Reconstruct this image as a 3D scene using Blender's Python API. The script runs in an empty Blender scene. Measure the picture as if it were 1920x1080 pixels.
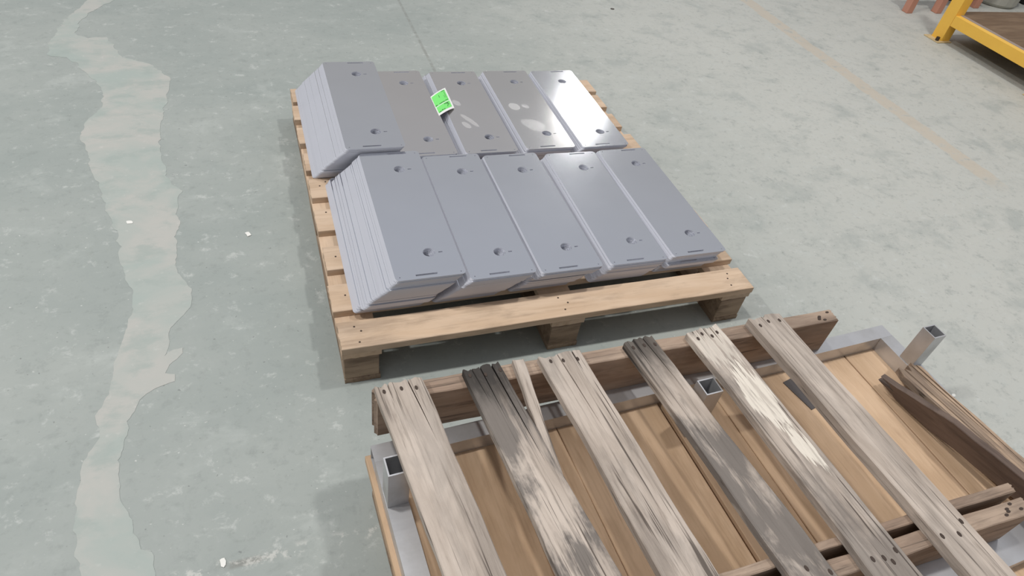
import bpy, bmesh, math, random
from mathutils import Vector, Matrix

S = bpy.context.scene
COL = S.collection

# ------------------------------------------------------------------ camera
F_PX, YAW, PITCH, ROLL = 1257.18, -0.453926, 0.749247, 0.188238
cy, sy, cp, sp = math.cos(YAW), math.sin(YAW), math.cos(PITCH), math.sin(PITCH)
fwd = Vector((-sy*cp, cy*cp, -sp)); rgt = Vector((cy, sy, 0)); upv = rgt.cross(fwd)
r2 = math.cos(ROLL)*rgt + math.sin(ROLL)*upv
u2 = -math.sin(ROLL)*rgt + math.cos(ROLL)*upv
cam = bpy.data.cameras.new('camera'); camo = bpy.data.objects.new('camera', cam); COL.objects.link(camo)
cam.sensor_width = 36; cam.lens = F_PX/1920*36; cam.clip_start = .02
m = Matrix((r2, u2, -fwd)).transposed().to_4x4(); m.translation = Vector((-0.115115, -1.087797, 1.393345))
camo.matrix_world = m
S.camera = camo

# ------------------------------------------------------------------ light
S.view_settings.view_transform = 'Standard'; S.view_settings.look = 'None'
S.view_settings.exposure = 0.0; S.view_settings.gamma = 1.0; S.view_settings.use_curve_mapping = False
wd = bpy.data.worlds.new('hall'); S.world = wd; wd.use_nodes = True
nt = wd.node_tree; nt.nodes.clear()
wo = nt.nodes.new('ShaderNodeOutputWorld'); bg = nt.nodes.new('ShaderNodeBackground')
tc = nt.nodes.new('ShaderNodeTexCoord'); sx = nt.nodes.new('ShaderNodeSeparateXYZ'); rp = nt.nodes.new('ShaderNodeValToRGB')
nt.links.new(tc.outputs['Generated'], sx.inputs[0]); nt.links.new(sx.outputs['Z'], rp.inputs[0])
cr_ = rp.color_ramp
cr_.elements[0].position = 0.0; cr_.elements[0].color = (.135, .133, .128, 1)
cr_.elements[1].position = 1.0; cr_.elements[1].color = (.46, .47, .49, 1)
e_ = cr_.elements.new(.40); e_.color = (.40, .395, .39, 1)
e_ = cr_.elements.new(.66); e_.color = (.45, .465, .51, 1)
nt.links.new(rp.outputs[0], bg.inputs[0]); bg.inputs[1].default_value = 1.0
nt.links.new(bg.outputs[0], wo.inputs[0])

def lamp(name, loc, size, power, color=(1, .985, .95)):
    L = bpy.data.lights.new(name, 'AREA'); L.shape = 'DISK'; L.size = size; L.energy = power; L.color = color
    o = bpy.data.objects.new(name, L); COL.objects.link(o); o.location = loc
    return o
for lx, lw in ((-5.8, 330), (-1.3, 150), (3.0, 140)):
    lamp('high_bay_lamp', (lx, .40, 7.0), .40, lw)
lamp('high_bay_lamp', (7.8, 13.1, 7.2), .9, 75)

# ------------------------------------------------------------------ node helpers
class NT:
    def __init__(s, name):
        s.mat = bpy.data.materials.new(name); s.mat.use_nodes = True
        s.t = s.mat.node_tree; s.b = s.t.nodes['Principled BSDF']
    def n(s, typ, **kw):
        x = s.t.nodes.new(typ)
        for k, v in kw.items(): setattr(x, k, v)
        return x
    def l(s, a, b): s.t.links.new(a, b)
    def val(s, sock, v):
        if isinstance(v, (int, float)): sock.default_value = v
        elif isinstance(v, tuple): sock.default_value = v if len(v) == len(sock.default_value) else (*v, 1)
        else: s.l(v, sock)
    def math(s, op, a, b=0.0, c=0.0, clamp=False):
        x = s.n('ShaderNodeMath', operation=op); x.use_clamp = clamp
        s.val(x.inputs[0], a); s.val(x.inputs[1], b); s.val(x.inputs[2], c)
        return x.outputs[0]
    def vmath(s, op, a, b):
        x = s.n('ShaderNodeVectorMath', operation=op); s.val(x.inputs[0], a); s.val(x.inputs[1], b)
        return x.outputs[0]
    def mix(s, f, a, b):
        x = s.n('ShaderNodeMix', data_type='RGBA'); s.val(x.inputs[0], f); s.val(x.inputs[6], a); s.val(x.inputs[7], b)
        return x.outputs[2]
    def noise(s, vec, scale, det=4, rough=.55, dist=0):
        x = s.n('ShaderNodeTexNoise'); s.l(vec, x.inputs['Vector'])
        x.inputs['Scale'].default_value = scale; x.inputs['Detail'].default_value = det
        x.inputs['Roughness'].default_value = rough; x.inputs['Distortion'].default_value = dist
        return x.outputs['Fac']
    def smooth(s, v, a, b):
        x = s.n('ShaderNodeMapRange', interpolation_type='SMOOTHSTEP'); s.val(x.inputs[0], v)
        x.inputs[1].default_value = a; x.inputs[2].default_value = b
        return x.outputs[0]
    def obj(s): return s.n('ShaderNodeTexCoord').outputs['Object']
    def attr(s, name):
        x = s.n('ShaderNodeAttribute', attribute_type='OBJECT', attribute_name=name); return x.outputs['Fac']
    def xyz(s, vec):
        x = s.n('ShaderNodeSeparateXYZ'); s.l(vec, x.inputs[0]); return x.outputs
    def bump(s, h, strength, dist):
        x = s.n('ShaderNodeBump'); s.l(h, x.inputs['Height']); x.inputs['Strength'].default_value = strength; x.inputs['Distance'].default_value = dist
        s.l(x.outputs[0], s.b.inputs['Normal'])
    def fin(s, col=None, rough=None, metal=None, spec=None):
        if col is not None: s.val(s.b.inputs['Base Color'], col)
        if rough is not None: s.val(s.b.inputs['Roughness'], rough)
        if metal is not None: s.val(s.b.inputs['Metallic'], metal)
        if spec is not None: s.b.inputs['Specular IOR Level'].default_value = spec
        return s.mat

def wood(name, light, mid, dark, stain, stain_amt=.5, grain=.55, rough=.8, raw=False, bump=.35, cracky=0.0):
    k = NT(name); o = k.obj(); sd = k.attr('seed')
    cv = k.n('ShaderNodeCombineXYZ')
    k.val(cv.inputs[0], k.math('MULTIPLY', sd, 3.17)); k.val(cv.inputs[1], k.math('MULTIPLY', sd, 7.71)); k.val(cv.inputs[2], k.math('MULTIPLY', sd, 5.3))
    p = k.vmath('ADD', o, cv.outputs[0])
    g = k.noise(k.vmath('MULTIPLY', p, (5.0, 95.0, 60.0)), 1.0, 6, .65, .7)
    b = k.noise(k.vmath('MULTIPLY', p, (3.0, 16.0, 16.0)), 1.0, 4, .6, .5)
    st = k.noise(k.vmath('MULTIPLY', p, (7.0, 22.0, 22.0)), 1.0, 5, .62, .4)
    st2 = k.noise(k.vmath('MULTIPLY', p, (3.2, 5.0, 5.0)), 1.0, 3, .55)
    c = k.mix(k.smooth(b, .33, .68), light, mid)
    c = k.mix(k.math('MULTIPLY', k.smooth(g, .50, .74), grain), c, dark)
    s_ = k.math('MULTIPLY', k.smooth(k.math('ADD', k.math('MULTIPLY', st, .55), k.math('ADD', k.math('MULTIPLY', st2, .5), k.math('MULTIPLY', k.math('SUBTRACT', g, .5), .22))), .45, .66), k.math('MULTIPLY', k.attr('stain'), stain_amt))
    s_ = k.math('MINIMUM', s_, .80)
    c = k.mix(s_, c, stain)
    if cracky:
        cr = k.noise(k.vmath('MULTIPLY', p, (3.2, 150.0, 90.0)), 1.0, 3, .5, .3)
        msk = k.smooth(k.noise(k.vmath('MULTIPLY', p, (4.0, 14.0, 8.0)), 1.0, 2), .40, .58)
        c = k.mix(k.math('MULTIPLY', k.math('MULTIPLY', k.smooth(cr, .595, .66), msk), cracky), c, (.055, .042, .035))
    x = k.xyz(o)
    # a nail line / weathered end, dark for the first centimetres of the board
    e = k.smooth(k.math('ADD', x[0], k.math('MULTIPLY', k.math('SUBTRACT', st, .5), .30)), .17, .015)
    c = k.mix(k.math('MULTIPLY', e, k.attr('end_dark'), clamp=True), c, (.028, .025, .023))
    if raw:
        # torn surface showing pale fresh wood, at its own place on the board
        jx = k.math('MULTIPLY', k.math('SUBTRACT', k.noise(k.vmath('MULTIPLY', p, (5, 150, 60)), 1.0, 4, .6), .5), .26)
        jn = k.smooth(k.noise(k.vmath('MULTIPLY', p, (9, 120, 60)), 1.0, 4, .65), .62, .50)
        def blob(cx, cyy, rx, ry):
            a = k.math('DIVIDE', k.math('SUBTRACT', k.math('ADD', x[0], jx), cx), rx)
            q = k.math('DIVIDE', k.math('SUBTRACT', x[1], cyy), ry)
            return k.smooth(k.math('ADD', k.math('MULTIPLY', a, a), k.math('MULTIPLY', q, q)), 1.1, .9)
        m1 = k.math('MAXIMUM', blob(.205, .006, .070, .036), blob(.335, .016, .055, .019))
        m1 = k.math('MAXIMUM', k.math('MULTIPLY', m1, k.math('ADD', k.math('MULTIPLY', jn, .45), .55)), k.math('MULTIPLY', blob(.05, .0, .06, .05), k.math('MULTIPLY', jn, .55)))
        m1 = k.math('MULTIPLY', m1, k.attr('raw'), clamp=True)
        c = k.mix(m1, c, (.76, .69, .60))
    k.bump(k.math('ADD', g, k.math('MULTIPLY', b, .4)), bump, .003)
    return k.fin(c, rough, 0, .25)

M = {}
M['fresh'] = wood('pallet_wood', (.66, .50, .365), (.58, .42, .29), (.40, .27, .175), (.25, .18, .13), .55, .30, .75, bump=.2)
M['block'] = wood('block_wood', (.37, .275, .195), (.28, .20, .14), (.12, .075, .045), (.07, .045, .03), .8, .5, .85)
M['weather'] = wood('weathered_wood', (.60, .515, .445), (.42, .35, .295), (.19, .15, .12), (.125, .113, .105), .80, .6, .85, raw=True, bump=.7, cracky=.8)
M['stringer'] = wood('stringer_wood', (.45, .34, .26), (.33, .235, .175), (.12, .078, .055), (.11, .085, .07), .7, .55, .85, bump=.5, cracky=.6)
M['deal'] = wood('base_board_wood', (.68, .485, .325), (.58, .40, .255), (.38, .245, .15), (.30, .185, .105), .55, .38, .7, bump=.2)
M['split'] = wood('split_wood', (.74, .54, .38), (.58, .41, .28), (.13, .085, .06), (.15, .115, .095), .85, .75, .85, bump=.8, cracky=.9)
M['darkwood'] = wood('dark_wood', (.19, .14, .115), (.125, .09, .075), (.05, .036, .03), (.05, .04, .035), .6, .5, .85, bump=.5)
M['rackboard'] = wood('rack_board_wood', (.24, .165, .105), (.17, .11, .068), (.09, .06, .04), (.09, .06, .04), .5, .3, .75)

def steel(name, col, rough, smudges=(), metal=1.0):
    k = NT(name); o = k.obj()
    f = k.noise(k.vmath('MULTIPLY', o, (3, 5, 5)), 1.0, 3)
    c = k.mix(f, tuple(v*.95 for v in col), tuple(min(1, v*1.05) for v in col))
    r = k.math('ADD', k.math('MULTIPLY', f, .05), rough-.025); mt = metal
    if smudges:
        x = k.xyz(o); tot = None
        dn = k.math('MULTIPLY', k.math('SUBTRACT', k.noise(k.vmath('MULTIPLY', o, (22, 16, 1)), 1.0, 2), .5), 1.5)
        for cx, cyy, rx, ry, an, am in smudges:
            ca, sa = math.cos(an), math.sin(an)
            dx = k.math('SUBTRACT', x[0], cx); dy = k.math('SUBTRACT', x[1], cyy)
            a = k.math('DIVIDE', k.math('ADD', k.math('MULTIPLY', dx, ca), k.math('MULTIPLY', dy, sa)), rx)
            q = k.math('DIVIDE', k.math('SUBTRACT', k.math('MULTIPLY', dy, ca), k.math('MULTIPLY', dx, sa)), ry)
            d = k.math('ADD', k.math('ADD', k.math('MULTIPLY', a, a), k.math('MULTIPLY', q, q)), dn)
            mk = k.math('MULTIPLY', k.smooth(d, 1.1, .75), am)
            tot = mk if tot is None else k.math('MAXIMUM', tot, mk)
        c = k.mix(tot, c, (.62, .61, .60)); mt = k.math('SUBTRACT', 1.0, tot, clamp=True)
        r = k.math('ADD', r, k.math('MULTIPLY', tot, .4))
    return k.fin(c, r, mt)
M['plate'] = steel('brushed_steel', (.775, .79, .825), .15)
M['plate_w'] = steel('brushed_steel_warm', (.79, .765, .75), .15)
M['cut'] = steel('laser_cut_edge', (.57, .58, .645), .45, (), .15)
M['plate_a'] = steel('brushed_steel_wiped', (.80, .78, .77), .15, ((.048, .33, .013, .024, .35, .30), (.066, .205, .011, .05, .45, .30), (.047, .175, .012, .025, .35, .30)))
M['plate_b'] = steel('brushed_steel_wiped', (.78, .77, .765), .15, ((.045, .285, .022, .028, .2, .34), (.088, .285, .013, .018, .6, .26), (.075, .155, .034, .05, .5, .22)))

def tube_metal():
    k = NT('mill_steel'); o = k.obj()
    f = k.noise(k.vmath('MULTIPLY', o, (9, 9, 9)), 1.0, 5, .6)
    g = k.noise(k.vmath('MULTIPLY', o, (3, 70, 70)), 1.0, 3)
    c = k.mix(k.smooth(f, .4, .7), (.60, .60, .615), (.47, .465, .465))
    k.bump(g, .08, .002)
    return k.fin(c, k.math('ADD', k.math('MULTIPLY', f, .25), .25), .7)
M['tube'] = tube_metal()

def plain(name, col, rough=.6, metal=0, var=.12, scale=12):
    k = NT(name); o = k.obj(); f = k.noise(o, scale, 4)
    c = k.mix(f, tuple(v*(1-var) for v in col), tuple(min(1, v*(1+var)) for v in col))
    return k.fin(c, rough, metal)
M['yellow'] = plain('yellow_paint', (1.0, .56, .085), .42, 0, .1, 9)
M['red'] = plain('faded_red_paint', (.56, .27, .19), .6)
M['footplate'] = plain('worn_footplate_paint', (.60, .46, .25), .6, 0, .3, 30)
M['nail'] = plain('rusty_nail', (.065, .045, .035), .6, .4)
M['strip'] = plain('strip_shadow_grey', (.095, .085, .085), .6, .3)
M['paper'] = plain('white_paper', (.82, .82, .80), .7, 0, .03)
M['green'] = plain('green_print', (.20, .78, .18), .6, 0, .05)
M['ink'] = plain('ink', (.03, .16, .04), .7)
M['scrap'] = plain('pale_scrap', (.78, .77, .73), .8)
M['grit'] = plain('dark_grit', (.09, .08, .07), .8)
M['edge'] = plain('grey_beam_edge', (.34, .27, .23), .6)
M['bucket'] = plain('grey_plastic', (.42, .42, .38), .6)
M['black'] = plain('black_plastic', (.018, .018, .02), .55)

# ------------------------------------------------------------------ object helpers
def link(o, parent=None, **props):
    COL.objects.link(o)
    if parent is not None: o.parent = parent
    for a, b in props.items(): o[a] = b
    return o
def thing(name, label, cat, loc=(0, 0, 0), rz=0.0, group=None):
    o = bpy.data.objects.new(name, None); o.empty_display_size = .05
    link(o); o.location = loc; o.rotation_euler = (0, 0, rz); o['label'] = label; o['category'] = cat
    if group: o['group'] = group
    return o
def mobj(name, verts, faces, mat, parent=None, loc=None, rz=0.0, mtx=None, bevel=0, **props):
    me = bpy.data.meshes.new(name); me.from_pydata(verts, [], faces); me.update()
    me.materials.append(mat); o = bpy.data.objects.new(name, me); link(o, parent, **props)
    if mtx is not None: o.matrix_local = mtx
    else:
        if loc: o.location = loc
        o.rotation_euler = (0, 0, rz)
    if bevel:
        b = o.modifiers.new('bevel', 'BEVEL'); b.width = bevel; b.segments = 2; b.limit_method = 'ANGLE'
    return o
def fix(me):
    bm = bmesh.new(); bm.from_mesh(me); bmesh.ops.recalc_face_normals(bm, faces=bm.faces); bm.to_mesh(me); bm.free()
def boxv(x0, x1, y0, y1, z0, z1):
    v = [(x0, y0, z0), (x1, y0, z0), (x1, y1, z0), (x0, y1, z0), (x0, y0, z1), (x1, y0, z1), (x1, y1, z1), (x0, y1, z1)]
    f = [(0, 3, 2, 1), (4, 5, 6, 7), (0, 1, 5, 4), (1, 2, 6, 5), (2, 3, 7, 6), (3, 0, 4, 7)]
    return v, f
def box(name, x0, x1, y0, y1, z0, z1, mat, parent=None, bevel=.0012, rz=0.0, mtx=None, **props):
    c = ((x0+x1)/2, (y0+y1)/2, (z0+z1)/2); hx, hy, hz = (x1-x0)/2, (y1-y0)/2, (z1-z0)/2
    v, f = boxv(-hx, hx, -hy, hy, -hz, hz)
    return mobj(name, v, f, mat, parent, loc=c, rz=rz, mtx=mtx, bevel=bevel, **props)
def prism(outline, z0, z1):
    n = len(outline); v = [(x, y, z1) for x, y in outline] + [(x, y, z0) for x, y in outline]
    f = [tuple(range(n)), tuple(range(2*n-1, n-1, -1))] + [(i, i+n, (i+1) % n+n, (i+1) % n) for i in range(n)]
    return v, f
def board(name, mtx, L, W, T, mat, parent, rng, rag0=.001, rag1=.001, jit=.0008, cracks=(), seg=14, widths=None, chamfer=.0015, **props):
    """a plank: local x runs along it from its far end, top face at z = 0; ragged ends, wavy edges, cracks open from the end x = 0"""
    w = widths or (lambda t: (W/2, W/2))
    out = []
    ph = [rng.uniform(0, 6.28) for _ in range(4)]
    wav = lambda t, i: jit*(math.sin(t*9+ph[i])+.6*math.sin(t*23+ph[i+1]))+rng.uniform(-jit, jit)*.6
    for i in range(seg+1):
        t = i/seg; out.append((L*t+(rng.uniform(-rag0, rag0) if i == 0 else 0), -w(t)[1]+wav(t, 0)))
    ne = 9
    for i in range(1, ne):
        out.append((L+rng.uniform(-rag1, rag1), -w(1)[1]+(w(1)[0]+w(1)[1])*i/ne))
    for i in range(seg, -1, -1):
        t = i/seg; out.append((L*t+(rng.uniform(-rag0, rag0) if i == 0 else 0), w(t)[0]+wav(t, 2)))
    ends = [(rng.uniform(-rag0, rag0), w(0)[0]-(w(0)[0]+w(0)[1])*i/ne, None) for i in range(1, ne)]
    for cv, cd, cw, cs in cracks:
        ends = [e for e in ends if abs(e[1]-cv) > cw*1.1]
        ends.append((0, cv, (cd, cw, cs)))
    ends.sort(key=lambda e: -e[1])
    for ex, ey, ck in ends:
        if ck is None: out.append((ex, ey))
        else:
            cd, cw, cs = ck
            out += [(ex, ey+cw/2), (cd*.45, ey+cs*.5+cw*.36), (cd, ey+cs), (cd*.45, ey+cs*.5-cw*.36), (ex, ey-cw/2)]
    n = len(out)
    inn = []
    for x, y in out:
        inn.append((min(max(x, chamfer), L-chamfer) if not cracks else x, y*(1-chamfer/(W/2))))
    v = [(x, y, 0) for x, y in inn]+[(x, y, -chamfer) for x, y in out]+[(x, y, -T) for x, y in out]
    f = [tuple(range(n)), tuple(range(3*n-1, 2*n-1, -1))]
    for k in (0, n):
        f += [(i+k, i+k+n, (i+1) % n+k+n, (i+1) % n+k) for i in range(n)]
    o = mobj(name, v, f, mat, parent, mtx=mtx, **props)
    fix(o.data)
    return o
def along(p, q, z=None):
    """matrix: origin p, local x towards q, local z up"""
    p = Vector(p); q = Vector(q); x = (q-p).normalized(); y = Vector((0, 0, 1)).cross(x).normalized(); zz = x.cross(y)
    mm = Matrix((x, y, zz)).transposed().to_4x4(); mm.translation = p
    return mm, (q-p).length
nail_me = None
def nail(parent, x, y, z, r=.0035, dark=True):
    global nail_me
    if nail_me is None:
        ring = [(math.cos(a*math.pi/4)*.0035, math.sin(a*math.pi/4)*.0035) for a in range(8)]
        v, f = prism(ring, -.004, .0008); nail_me = bpy.data.meshes.new('nail'); nail_me.from_pydata(v, [], f); nail_me.materials.append(M['nail'])
    o = bpy.data.objects.new('nail', nail_me); link(o, parent); o.location = (x, y, z); o.scale = (r/.0035*(1.7 if r > .0028 else 1.0), r/.0035, 1)
    return o

# ------------------------------------------------------------------ floor
def floor_mat():
    k = NT('worn_concrete'); o = k.obj(); x = k.xyz(o)
    n1 = k.noise(k.vmath('MULTIPLY', o, (.9, 1.5, 1)), 1.0, 5, .6, .4)
    n2 = k.noise(k.vmath('MULTIPLY', o, (4.6, 5.6, 1)), 1.0, 7, .68, .25)
    n3 = k.noise(o, 38, 5, .7)
    n4 = k.noise(k.vmath('MULTIPLY', o, (1.6, 1.2, 1)), 1.0, 2)
    n5 = k.noise(k.vmath('MULTIPLY', o, (15, 17, 1)), 1.0, 6, .74, .25)
    c = k.mix(k.smooth(n1, .3, .7), (.298, .328, .312), (.365, .388, .366))
    c = k.mix(k.math('MULTIPLY', k.smooth(k.math('ADD', x[0], k.math('MULTIPLY', n4, .8)), .6, 2.9), .75), c, (.575, .57, .525))  # lightens towards the right: brighter lamplight there put into the concrete colour
    c = k.mix(k.math('MULTIPLY', k.smooth(n2, .48, .70), .45), c, (.295, .325, .31))
    c = k.mix(k.math('MULTIPLY', k.smooth(n2, .46, .28), .35), c, (.50, .525, .50))
    c = k.mix(k.math('MULTIPLY', k.smooth(n5, .54, .70), .46), c, (.25, .272, .26))
    c = k.mix(k.math('MULTIPLY', k.smooth(n5, .44, .30), .55), c, (.56, .575, .55))
    c = k.mix(k.math('MULTIPLY', k.smooth(n3, .53, .72), .40), c, (.24, .26, .245))
    n6 = k.noise(o, 85, 2, .5)
    c = k.mix(k.math('MULTIPLY', k.smooth(n6, .71, .77), .5), c, (.68, .68, .65))
    c = k.mix(k.math('MULTIPLY', k.smooth(n6, .29, .24), .5), c, (.13, .135, .13))
    # worn tan paint line
    d = k.math('ABSOLUTE', k.math('ADD', k.math('SUBTRACT', x[0], 2.902), k.math('MULTIPLY', k.math('SUBTRACT', n2, .5), .06)))
    w = k.math('MULTIPLY', k.smooth(d, .054, .042), k.smooth(n5, .68, .50))
    w = k.math('MULTIPLY', w, k.smooth(x[1], .42, .60))
    c = k.mix(k.math('MULTIPLY', w, .72), c, (.54, .47, .38))
    # saw-cut joints
    j1 = k.math('MULTIPLY', k.smooth(k.math('ABSOLUTE', k.math('SUBTRACT', x[0], .646)), .010, .003), .5)
    j2 = k.math('ABSOLUTE', k.math('ADD', x[1], .405))
    c = k.mix(k.math('MULTIPLY', j1, k.smooth(n3, .3, .55)), c, (.22, .22, .20))
    c = k.mix(k.math('MULTIPLY', k.smooth(j2, .012, .003), k.math('MULTIPLY', k.smooth(n2, .5, .6), .6)), c, (.20, .19, .17))
    c = k.mix(k.math('MULTIPLY', k.smooth(j2, .022, .004), k.math('MULTIPLY', k.math('MULTIPLY', k.smooth(n3, .5, .62), .55), k.smooth(x[0], .6, .1))), c, (.66, .65, .61))
    k.bump(k.math('ADD', n3, n2), .12, .004)
    return k.fin(c, k.math('ADD', .5, k.math('MULTIPLY', n2, .25)), 0, .3)
M['floor'] = floor_mat()
mobj('floor', [(-6, -5, 0), (11, -5, 0), (11, 14, 0), (-6, 14, 0)], [(0, 1, 2, 3)], M['floor'], kind='structure')

def patch_mat():
    k = NT('repair_mortar'); o = k.obj()
    n1 = k.noise(k.vmath('MULTIPLY', o, (4, 5, 1)), 1.0, 4, .6, .4); n2 = k.noise(k.vmath('MULTIPLY', o, (9, 14, 1)), 1.0, 6, .65); n3 = k.noise(o, 45, 4)
    c = k.mix(k.smooth(n1, .35, .65), (.365, .41, .383), (.45, .445, .415))
    c = k.mix(k.math('MULTIPLY', k.smooth(n2, .48, .66), .65), c, (.33, .375, .35))
    c = k.mix(k.math('MULTIPLY', k.smooth(n3, .6, .8), .3), c, (.62, .61, .58))
    return k.fin(c, .65, 0, .3)
M['patch'] = patch_mat()
PATCH = [(-0.796, 2.597), (-0.780, 2.409), (-0.849, 2.180), (-0.877, 1.999), (-0.874, 1.865), (-0.804, 1.840), (-0.728, 1.715), (-0.663, 1.584), (-0.649, 1.444), (-0.694, 1.336), (-0.700, 1.225), (-0.669, 1.145), (-0.641, 1.002), (-0.604, 0.868), (-0.581, 0.783), (-0.550, 0.689), (-0.544, 0.591), (-0.521, 0.485), (-0.499, 0.438), (-0.497, 0.346), (-0.512, 0.272), (-0.521, 0.219), (-0.528, 0.151), (-0.532, 0.086), (-0.551, 0.043), (-0.557, 0.029), (-0.542, -0.034), (-0.562, -0.071), (-0.572, -0.110), (-0.574, -0.161), (-0.573, -0.223), (-0.564, -0.273), (-0.549, -0.375), (-0.418, -0.411), (-0.419, -0.384), (-0.427, -0.338), (-0.447, -0.327), (-0.463, -0.288), (-0.466, -0.257), (-0.492, -0.201), (-0.499, -0.141), (-0.493, -0.060), (-0.490, -0.002), (-0.473, 0.033), (-0.466, 0.055), (-0.424, 0.086), (-0.391, 0.095), (-0.391, 0.118), (-0.413, 0.126), (-0.404, 0.151), (-0.374, 0.184), (-0.374, 0.203), (-0.396, 0.200), (-0.416, 0.182), (-0.408, 0.251), (-0.404, 0.278), (-0.385, 0.304), (-0.372, 0.321), (-0.352, 0.379), (-0.366, 0.447), (-0.394, 0.519), (-0.392, 0.589), (-0.393, 0.838), (-0.378, 0.885), (-0.415, 0.943), (-0.445, 1.072), (-0.455, 1.278), (-0.430, 1.591), (-0.431, 1.657), (-0.507, 1.774), (-0.606, 1.833), (-0.677, 2.022), (-0.745, 2.012), (-0.798, 2.064), (-0.790, 2.180), (-0.730, 2.322), (-0.673, 2.413), (-0.651, 2.604)]
def patch():
    from mathutils import noise
    pts = []; n = len(PATCH)
    for i in range(n):
        a, b = Vector(PATCH[i]), Vector(PATCH[(i+1) % n]); ln = (b-a).length
        st = max(1, int(ln/.009)); nrm = Vector((-(b-a).y, (b-a).x)).normalized()
        for j in range(st):
            t = j/st; p = a.lerp(b, t); amp = .014*min(1, ln/.08)*math.sin(math.pi*t)
            q = Vector((p.x*26, p.y*26, .3))
            p = p+nrm*amp*(noise.noise(q)+.5*noise.noise(q*2.7)); pts.append((p.x, p.y))
    v, f = prism(pts, -.001, .0008)
    o = mobj('repair_patch', v, f, M['patch'], kind='structure'); fix(o.data)
patch()

# ------------------------------------------------------------------ pallet under the plates
H = .1326
rng = random.Random(11)
pal = thing('wooden_pallet', 'pale wooden block pallet carrying the two rows of steel plates', 'pallet')
ys = [(.0, .091), (.129, .228), (.287, .384), (.455, .555), (.614, .712), (.758, .858), (.917, 1.015), (1.067, 1.165), (1.190, 1.287)]
for i, (a, b) in enumerate(ys):
    L = 1.204+rng.uniform(-.004, .012)+(0 if i else -.002); mm, _ = along((-.001+rng.uniform(-.004, .003)*(i > 0), (a+b)/2, H), (2, (a+b)/2+(0 if i == 0 else rng.uniform(-.006, .006)), H))
    d = board('deck_board', mm, L, b-a, .021, M['fresh'], pal, rng, .0012, .0015, .0007, seed=rng.random()*9, stain=.6 if i else .9, end_dark=.12)
    for x in (.05, .605, 1.155):
        for s in (-.028, .005, .03): nail(d, x+rng.uniform(-.02, .02), s*(b-a)*10+rng.uniform(-.004, .004), 0, .0026)
for x0 in (.0, .556, 1.105):
    mm, _ = along((x0+.048, -.0+.002, H-.0215), (x0+.048, 5, H-.0215))
    board('stringer_board', mm, 1.283, .097, .018, M['fresh'], pal, rng, seed=rng.random()*9, stain=.4, end_dark=.1)
    mm, _ = along((x0+.048, .001, .0165), (x0+.048, 5, .0165))
    board('bottom_board', mm, 1.284, .090, .016, M['block'], pal, rng, seed=rng.random()*9, stain=.6, end_dark=.1)
    for y0, y1 in ((.002, .142), (.575, .715), (1.145, 1.285)):
        box('block', x0+.003, x0+.090, y0, y1, .0168, H-.0398, M['block'], pal, .002, seed=rng.random()*9, stain=.8, end_dark=0.)

# ------------------------------------------------------------------ steel plates
PW, PL, PT = .1806, .566, .0047
def plate_mesh():
    bm = bmesh.new(); loops = []
    def loop(pts):
        vs = [bm.verts.new((x, y, 0)) for x, y in pts]
        for i in range(len(vs)): bm.edges.new((vs[i], vs[(i+1) % len(vs)]))
    out = []; r = .011
    for cx, cyy, a0 in ((PW-r, r, -90), (PW-r, PL-r, 0), (r, PL-r, 90), (r, r, 180)):
        for j in range(5):
            a = math.radians(a0+j*22.5); out.append((cx+r*math.cos(a), cyy+r*math.sin(a)))
    loop(out)
    def circ(cx, cyy, r, n): loop([(cx+r*math.cos(2*math.pi*j/n), cyy+r*math.sin(2*math.pi*j/n)) for j in range(n)])
    def slot(cx, cyy, l, w): loop([(cx-l/2, cyy-w/2), (cx-l/2, cyy+w/2), (cx+l/2, cyy+w/2), (cx+l/2, cyy-w/2)])
    for hy in (.474, .094):
        circ(.105, hy, .0165, 20); slot(.1345, hy-.003, .011, .004)
    slot(.080, .0135, .056, .0055); slot(.114, .5565, .056, .0055)
    for cx, cyy in ((.012, .012), (PW-.012, .010), (.012, PL-.010), (PW-.012, PL-.012)): circ(cx, cyy, .002, 6)
    bmesh.ops.triangle_fill(bm, use_beauty=True, use_dissolve=False, edges=bm.edges[:])
    for f in bm.faces:
        if f.normal.z < 0: f.normal_flip()
    ret = bmesh.ops.extrude_face_region(bm, geom=bm.faces[:])
    for v in ret['geom']:
        if isinstance(v, bmesh.types.BMVert):
            v.co.z -= PT
            x_, y_ = v.co.x, v.co.y
            if x_ < .0112 and (x_ < .002 or y_ < .0045 or y_ > PL-.0045) or x_ > PW-.0112 and (x_ > PW-.002 or y_ < .0045 or y_ > PL-.0045): v.co.x -= PT*.9
    bmesh.ops.recalc_face_normals(bm, faces=bm.faces[:])
    me = bpy.data.meshes.new('steel_plate'); bm.to_mesh(me); bm.free(); me.materials.append(M['plate']); me.materials.append(M['cut'])
    for p in me.polygons:
        if abs(p.normal.z) < .9: p.material_index = 1
    return me
PME = plate_mesh()
STACK = {  # top plate: x, y, yaw, z of its top face
 ('near', 1): (.1474, .0933, -.0033, .2470), ('near', 2): (.3395, .0826, -.0033, .2303), ('near', 3): (.5394, .0851, -.0047, .2181),
 ('near', 4): (.7614, .1045, -.0157, .1961), ('near', 5): (.9691, .1103, -.0061, .1922),
 ('far', 1): (.1137, .6620, -.0040, .2600), ('far', 2): (.2859, .6720, .0007, .2176), ('far', 3): (.5030, .6963, -.0153, .1988),
 ('far', 4): (.7269, .7214, -.0159, .1844), ('far', 5): (.9354, .7136, -.0038, .1840)}
ORD = {1: 'leftmost', 2: 'second from left', 3: 'middle', 4: 'fourth from left', 5: 'rightmost'}
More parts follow.
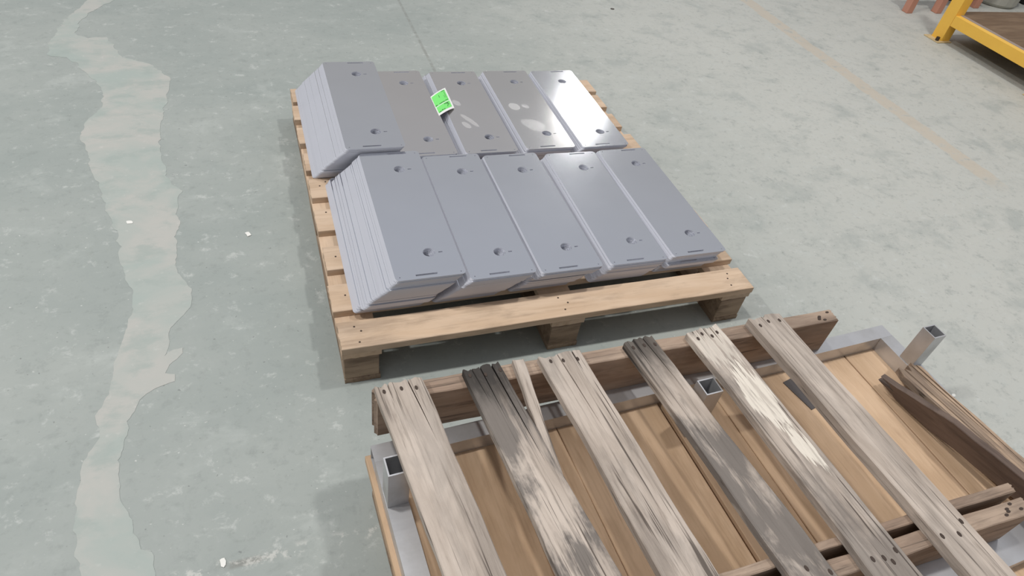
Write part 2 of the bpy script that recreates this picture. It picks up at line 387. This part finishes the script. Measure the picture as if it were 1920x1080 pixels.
TOPL = {('near', 1): 'topmost steel plate of the tallest stack in the near row, at its left end',
 ('near', 2): 'topmost steel plate of the second stack from left in the near row',
 ('near', 3): 'topmost steel plate of the middle stack in the near row',
 ('near', 4): 'topmost steel plate of the fourth stack from left in the near row',
 ('near', 5): 'topmost steel plate of the rightmost stack in the near row, over the pallet corner',
 ('far', 1): 'topmost steel plate of the tallest stack in the far row, at its left end',
 ('far', 2): 'topmost steel plate left of the green label in the far row',
 ('far', 3): 'topmost steel plate right under the green label, with wiped marks, far row',
 ('far', 4): 'topmost wiped steel plate of the fourth stack in the far row, beside the glaring one',
 ('far', 5): 'topmost steel plate glaring white with lamp reflection, far row right end'}
rng = random.Random(5)
for (row, i), (tx, ty, th, tz) in STACK.items():
    h = tz-H; n = max(3, round(h/.005)); t = h/n
    bx = tx-.90*h; by = (.113 if row == 'near' else .722)
    if (row, i) == ('near', 1): bx = .044
    if (row, i) == ('far', 1): bx = .014
    gy = gx = 0.0; nxt = 0
    for j in range(n):
        o = bpy.data.objects.new('steel_plate', PME); link(o)
        s = (j+1)/n
        if j >= nxt:
            gy = rng.uniform(-.010, .007); gx = rng.uniform(-.0016, .0016); nxt = j+rng.randint(2, 5)
        top = j == n-1
        e = 0 if top else 1
        x = bx+(tx-bx)*s+(gx+rng.uniform(-.0004, .0004))*e; y = by+(ty-by)*s+(gy+rng.uniform(-.0012, .0012))*e
        if row == 'far' and i == 1: y = max(y, .666)
        if row == 'near' : y = min(y, .118)
        o.location = (x, y, H+.0002+t*(j+1)-.0001); o.rotation_euler = (0, 0, th+rng.uniform(-.0015, .0015)*e)
        o['category'] = 'steel plate'
        if top:
            o['label'] = TOPL[(row, i)]; o['group'] = 'top plates of the stacks'
            mt = {('far', 2): 'plate_w', ('far', 3): 'plate_a', ('far', 4): 'plate_b'}.get((row, i))
            if mt:
                o.data = PME.copy(); o.data.materials[0] = M[mt]
        else:
            kth = n-j; sf = {1: 'st', 2: 'nd', 3: 'rd'}.get(kth % 10 if kth not in (11, 12, 13) else 0, 'th')
            o['label'] = f"grey steel plate {kth}{sf} from top in the {ORD[i]} stack of the {row} row"
            o['group'] = f"steel plates inside the {ORD[i]} stack of the {row} row"

# green label lying across two stacks
lab = thing('paper_label', 'bright green and white printed paper label lying on the far row of plates', 'label')
C0 = [Vector((.463, 1.037, .2186)), Vector((.541, 1.127, .2040)), Vector((.538, .983, .2028)), Vector((.462, .907, .2184))]
def lp(u, v, dz=0):
    a = C0[0].lerp(C0[1], u); b = C0[3].lerp(C0[2], u); p = a.lerp(b, v); p.z += .004*math.sin(math.pi*u)*.8+dz
    return p
def label_quad(name, u0, u1, v0, v1, dz, th, mat, parent, **pr):
    n = 6; v = []; f = []
    for i in range(n+1):
        u = u0+(u1-u0)*i/n
        v += [lp(u, v0, dz), lp(u, v1, dz), lp(u, v1, dz-th), lp(u, v0, dz-th)]
    for i in range(n):
        a = i*4; b = a+4
        f += [(a, a+1, b+1, b), (a+3, b+3, b+2, a+2), (a, b, b+3, a+3), (a+1, a+2, b+2, b+1)]
    f += [(0, 3, 2, 1), (n*4, n*4+1, n*4+2, n*4+3)]
    o = mobj(name, [tuple(p) for p in v], f, mat, parent, **pr); fix(o.data); return o
label_quad('paper', 0, 1, 0, 1, 0, .0004, M['paper'], lab)
label_quad('printed_panel', .03, .90, .06, .585, .0006, .0005, M['green'], lab, label='upper green printed panel')
label_quad('printed_panel', .05, .90, .62, .905, .0006, .0005, M['green'], lab, label='lower green printed panel')
for (a, b, c, d) in ((.64, .86, .085, .10), (.42, .44, .18, .30), (.80, .815, .14, .44), (.72, .73, .30, .42), (.05, .16, .53, .56), (.28, .62, .545, .565), (.66, .86, .53, .55),
                     (.52, .80, .655, .68), (.66, .78, .70, .715), (.70, .80, .74, .77), (.66, .70, .79, .83), (.10, .22, .87, .895), (.26, .36, .85, .88), (.40, .48, .86, .88)):
    label_quad('print_mark', a, b, c, d, .0012, .0006, M['ink'], lab)

# ------------------------------------------------------------------ base pallet under the steel frame
ZB, ZT, ZP = .140, .185, .320
AB = math.radians(2.4)
rng = random.Random(23)
base = thing('base_pallet', 'broad brown wooden pallet on the floor under the steel tube frame', 'pallet', (.003, -.303, 0), AB)
xs = [0.0, .142, .285, .425, .565, .703, .850, .995, 1.142, 1.296, 1.432]
for i in range(len(xs)-1):
    gap = .010 if i == 4 else (.004 if i == 8 else .0015)
    x0, x1 = xs[i], xs[i+1]-gap
    mm, _ = along(((x0+x1)/2, -.006+rng.uniform(-.004, .004), ZB), ((x0+x1)/2, -5, ZB))
    board('deck_board', mm, 1.16, x1-x0, .022, M['deal'], base, rng, .001, .002, .0004, seed=rng.random()*9, stain=.6, end_dark=.1)
for y in (-.12, -.60, -1.08):
    box('stringer', .012, 1.42, y-.05, y+.05, .0225, ZB-.0225, M['block'], base, .002, seed=rng.random()*9, stain=.5, end_dark=0.)
for x in (.06, .71, 1.37):
    box('bottom_board', x-.05, x+.05, -1.15, -.02, .0005, .0222, M['block'], base, .001, seed=rng.random()*9, stain=.5, end_dark=0.)

# ------------------------------------------------------------------ steel tube frame on the base pallet
fr = thing('steel_tube_frame', 'bare steel square-tube frame with three upright posts lying under the weathered pallet', 'frame', (.0135, -.313, ZB), AB)
def solid_tube(name, x0, x1, y0, y1, z0, z1, axis, parent, **pr):
    """square tube with 3 mm walls open along an axis (0 x, 1 y, 2 z)"""
    t = .003; lo = [x0, y0, z0]; hi = [x1, y1, z1]
    a, b = [k for k in range(3) if k != axis]
    c = [(lo[k]+hi[k])/2 for k in range(3)]
    v = []
    for s in (lo[axis], hi[axis]):
        for ins in (0, t):
            for p, q in ((lo[a]+ins, lo[b]+ins), (hi[a]-ins, lo[b]+ins), (hi[a]-ins, hi[b]-ins), (lo[a]+ins, hi[b]-ins)):
                co = [0, 0, 0]; co[axis] = s-c[axis]; co[a] = p-c[a]; co[b] = q-c[b]; v.append(tuple(co))
    f = []
    for i in range(4):
        j = (i+1) % 4
        f += [(i, j, 8+j, 8+i), (4+i, 12+i, 12+j, 4+j), (i, 4+i, 4+j, j), (8+i, 8+j, 12+j, 12+i)]
    o = mobj(name, v, f, M['tube'], parent, loc=tuple(c), **pr); fix(o.data); return o
HT = ZT-ZB
solid_tube('frame_tube', 0.0, 1.431, -.040, 0.0, .0004, HT, 0, fr)
solid_tube('frame_tube', 0.0, .043, -1.10, -.0402, .0004, HT, 1, fr)
solid_tube('frame_tube', 1.388, 1.431, -1.10, -.0402, .0004, HT, 1, fr)
solid_tube('frame_tube', .0432, 1.3878, -.632, -.562, .0004, HT-.003, 0, fr, label='shiny cross tube near the camera')
solid_tube('post', .001, .042, -.144, -.103, HT+.0002, .1585, 2, fr)
solid_tube('post', 1.390, 1.431, -.147, -.107, HT+.0002, .160, 2, fr)
solid_tube('post', .696, .740, -.144, -.103, .0004, .160, 2, fr)
st = box('shadow_strip', 1.071, 1.100, -.431, -.336, ZB+.0006, ZB+.0022, M['strip'], None, 0, rz=.23)  # thin dark strip laid on the base boards in place of a shadow
st['label'] = 'dark grey strip standing in for shade on the brown base boards between two weathered planks'; st['category'] = 'shadow strip'

# ------------------------------------------------------------------ weathered pallet
wp = thing('weathered_pallet', 'old grey weathered pallet with six worn planks lying on the steel frame', 'pallet')
rng = random.Random(31)
Y0 = -.2637
PLK = [ # x left/right at far end, x left/right at y=-.75, thickness, props, cracks(v, depth, width, slant)
 (.0287, .1238, .0822, .1753, .0195, dict(stain=.42, end_dark=.12), ((.020, .16, .003, .008), (-.022, .05, .003, .0))),
 (.2100, .2932, .2585, .3526, .0195, dict(stain=2.1, end_dark=.85), ((.022, .26, .004, .004), (-.004, .15, .003, .0), (-.023, .10, .003, .004))),
 (.3794, .4765, .4190, .5161, .0195, dict(stain=.5, end_dark=.12), ((-.006, .22, .003, .006), (.03, .06, .003, 0.))),
 (.5870, .6618, .6340, .7172, .0195, dict(stain=1.25, end_dark=.8), ((.010, .14, .003, .008), (-.016, .08, .003, .002))),
 (.7500, .8371, .7860, .8777, .0195, dict(stain=.75, end_dark=.0, raw=1.0), ((.02, .06, .0035, 0.), (.0, .04, .003, 0.), (-.02, .05, .003, 0.))),
 (.9210, 1.0125, .9610, 1.0442, .0260, dict(stain=.38, end_dark=.08), ((-.01, .05, .002, 0.),)),
]
planks = []
for i, (l0, r0, l1, r1, T, pr, cr) in enumerate(PLK):
    c0 = (l0+r0)/2; c1 = (l1+r1)/2; w0 = (r0-l0); w1 = (r1-l1)
    mm, _ = along((c0, Y0+rng.uniform(-.002, .003), ZP+(.0065 if i == 5 else 0)), (c1, -.753, ZP+(.0065 if i == 5 else 0)))
    L = 1.15
    # local +y is towards +x of the hall (right), since x runs towards the camera
    wf = lambda t, a=w0, b=w1: ((a+(b-a)*min(1, t*L/.49))/2,)*2
    o = board('deck_board', mm, L, w0, T, M['weather'], wp, rng, .005, .004, .0016, cr, 26, wf, .002, seed=rng.random()*9+i+(5.3 if i == 1 else 0), **pr)
    planks.append(o)
    for k in range(3 if i != 4 else 4):
        yy = -.030+k*(.06/(2 if i != 4 else 3))
        nail(o, .018+rng.uniform(-.004, .010), yy+rng.uniform(-.004, .004), .0002, .0032)
        if i >= 3: nail(o, .57+rng.uniform(-.02, .02), yy+rng.uniform(-.006, .006), .0002, .0034)
# splinter broken from the second plank
mm, _ = along((.3345, -.260, ZP-.001), (.320, -.540, ZP-.001))
board('splinter', mm, .29, .026, .017, M['weather'], planks[1] if False else wp, rng, .002, .004, .001, (), 12, lambda t: (.013*(1-.55*t), .013*(1-.45*t)), .002, seed=3.3, stain=.4, end_dark=.1, raw=0., label='thin split-off strip beside the second plank')
ST = .0004
def stringer(xa, xb, y0, y1, z0, z1, yaw=0., **pr):
    mm, L = along((xa, (y0+y1)/2, z1), (xb, (y0+y1)/2+yaw, z1))
    return board('stringer', mm, L, y1-y0, z1-z0, M['stringer'], wp, rng, .004, .004, .0014, (), 24, None, .002, seed=rng.random()*9, stain=.6, **pr)
s1 = stringer(.0285, 1.188, -.292, -.2555, ZT+ST, ZP-.0200, end_dark=.1)
s2 = stringer(.055, 1.243, -.842, -.808, ZT+ST, ZP-.0200, end_dark=.1)
s3 = stringer(.10, 1.30, -1.40, -1.36, ZT+ST, ZP-.0200, end_dark=.1)
s4 = stringer(.085, 1.245, -.793, -.775, ZT+ST, ZP-.0205, end_dark=.1, label='thin extra runner beside the middle stringer')
for q in range(5):
    nail(s1, 1.10+rng.uniform(0, .045), rng.uniform(-.012, .012), .0003, .003)
    nail(s2, 1.14+rng.uniform(-.03, .03), rng.uniform(-.012, .012), .0003, .003)

# broken planks at the right end
def face_board(name, A, B, Tdir, W, T, mat, label, cat, cracks=(), rag=(.01, .01), widths=None, jit=.002, **pr):
    """free plank: lower edge from A to B, width along Tdir; local z is its face normal"""
    A, B, Tdir = Vector(A), Vector(B), Vector(Tdir).normalized()
    x = (B-A).normalized(); y = (Tdir-Tdir.dot(x)*x).normalized(); z = x.cross(y)
    mm = Matrix((x, y, z)).transposed().to_4x4(); mm.translation = A+y*W/2
    o = board(name, mm, (B-A).length, W, T, mat, None, random.Random(len(label)), rag[0], rag[1], jit, cracks, 18, widths, .0015, **pr)
    o['label'] = label; o['category'] = cat
    return o
face_board('broken_plank', (1.322, -.432, ZB+.002), (1.381, -.875, ZT+.004), (-.34, 0, 1), .085, .015, M['darkwood'],
           'dark broken plank tipped on its long edge at the right end of the frame', 'plank', (), (.03, .006),
           lambda t: (.0425*min(1, .0+t*2.6), .0425*min(1, .75+t*1.4)), seed=2.2, stain=.5, end_dark=.2)
face_board('split_plank', (1.344, -.417, ZT+.0195), (1.418, -.96, ZT+.0195), (1, .14, .0), .074, .019, M['split'],
           'splintered raw tan plank lying along the right tube of the steel frame', 'plank',
           ((-.018, .34, .006, .008), (.012, .24, .005, .006), (.027, .42, .005, .0)), (.016, .006), None, .003, seed=5.1, stain=.8, end_dark=.25)

# ------------------------------------------------------------------ yellow rack, top right
rack = thing('storage_rack', 'yellow steel storage rack with a low brown board shelf, top right corner', 'rack', (3.97, 1.97, 0))
def post_c(x, y, name='upright'):
    # open channel upright: web towards -x
    out = [(0, -.04), (.07, -.04), (.07, -.034), (.006, -.034), (.006, .034), (.07, .034), (.07, .04), (0, .04)]
    v, f = prism(out, .006, 1.2); o = mobj(name, v, f, M['yellow'], rack, loc=(x, y, 0)); fix(o.data)
    p = box('footplate', x-.045, x+.075, y-.06, y+.06, .0004, .0064, M['footplate'], rack, .001)
    b = mobj('bolt', *prism([(math.cos(a*math.pi/3)*.011, math.sin(a*math.pi/3)*.011) for a in range(6)], 0, .022), M['nail'], p, loc=(-.04, -.03, .0032)); fix(b.data)
    g, h_ = prism([(0, 0), (.05, 0), (0, .06)], -.003, .003)
for x, y in ((0, -.03), (0, -.80), (1.35, -.03), (1.35, -.80)): post_c(x, y)
box('beam', .0, .040, -.765, -.071, .103, .167, M['yellow'], rack, .002)
box('beam', .0, .040, -3.3, -.842, .103, .167, M['yellow'], rack, .002)
box('beam_lip', .0405, .072, -.765, -.071, .140, .1675, M['edge'], rack, .001)
box('beam', .072, 1.345, -.060, -.010, .08, .145, M['yellow'], rack, .002)
box('shelf_board', .0725, 1.34, -.76, -.006, .1505, .166, M['rackboard'], rack, .001, seed=4.4, stain=.5, end_dark=0.)
# ------------------------------------------------------------------ faded red stand behind it
stand = thing('red_stand', 'faded red square-leg stand behind the yellow rack, top edge of the view', 'stand', (4.12, 2.36, 0))
for x, y in ((0, 0), (.27, .0), (.74, .10), (0, .6), (.74, .6)):
    box('leg', x-.025, x+.025, y-.025, y+.025, .0005, .62, M['red'], stand, .002)
box('rail', -.025, .765, .03, .09, .30, .36, M['red'], stand, .002)
box('rail', -.025, .765, .58, .64, .30, .36, M['red'], stand, .002)
bk = thing('grey_bucket', 'grey round bucket behind the brown rack shelf, at the top right edge', 'bucket', (5.18, 2.58, 0))
ring = lambda r, z, n=20: [(r*math.cos(2*math.pi*j/n), r*math.sin(2*math.pi*j/n), z) for j in range(n)]
def lathe(name, prof, mat, parent, n=20):
    v = []; f = []
    for r, z in prof: v += ring(r, z, n)
    for i in range(len(prof)-1):
        for j in range(n): f.append((i*n+j, i*n+(j+1) % n, (i+1)*n+(j+1) % n, (i+1)*n+j))
    f.append(tuple(range(n))); o = mobj(name, v, f, mat, parent); fix(o.data); return o
lathe('body', [(.15, .001), (.165, .02), (.185, .30), (.19, .31), (.18, .31), (.155, .03), (.01, .025)], M['bucket'], bk)
lathe('rim', [(.1862, .25), (.199, .25), (.199, .265), (.1868, .265)], M['bucket'], bk)
bn = thing('black_bin', 'black plastic bin beside the grey bucket, at the top right edge', 'bin', (5.86, 2.70, 0))
box('body', -.42, .42, -.2, .2, .001, .40, M['black'], bn, .02)
box('rim', -.44, .44, -.22, .22, .4005, .425, M['black'], bn, .006)
bn2 = thing('black_crate', 'black plastic crate standing under the red stand', 'crate', (4.80, 2.72, 0))
box('body', -.155, .155, -.16, .16, .001, .26, M['black'], bn2, .01)
box('rim', -.165, .165, -.17, .17, .2605, .275, M['black'], bn2, .004)

# ------------------------------------------------------------------ scraps on the floor
rng = random.Random(77)
def scrap(x, y, r, mat, label, cat, th=.0015, el=1.6):
    a0 = rng.uniform(0, 3.1); pts = []
    for j in range(8):
        a = j*math.pi/4; q = r*rng.uniform(.6, 1.1); px, py = q*el*math.cos(a), q*math.sin(a)
        pts.append((px*math.cos(a0)-py*math.sin(a0), px*math.sin(a0)+py*math.cos(a0)))
    v, f = prism(pts, 0, th); o = mobj('floor_scrap', v, f, mat, None, loc=(x, y, .0010)); fix(o.data)
    o['label'] = label; o['category'] = cat
scrap(-.524, .742, .0085, M['scrap'], 'white paper scrap lying on the pale repair patch in the floor', 'paper scrap')
scrap(-.194, .633, .008, M['scrap'], 'white scrap on the floor halfway between repair patch and loaded pallet', 'paper scrap')
scrap(1.698, -.417, .0065, M['scrap'], 'bright white scrap on the floor right of the splintered plank', 'paper scrap')
scrap(-.297, -.395, .0065, M['scrap'], 'bright white scrap on the floor at the bottom edge, right of the repair patch', 'paper scrap')
scrap(1.865, 2.363, .010, M['grit'], 'dark scrap on the floor behind the loaded pallet, near the top edge', 'floor scrap')
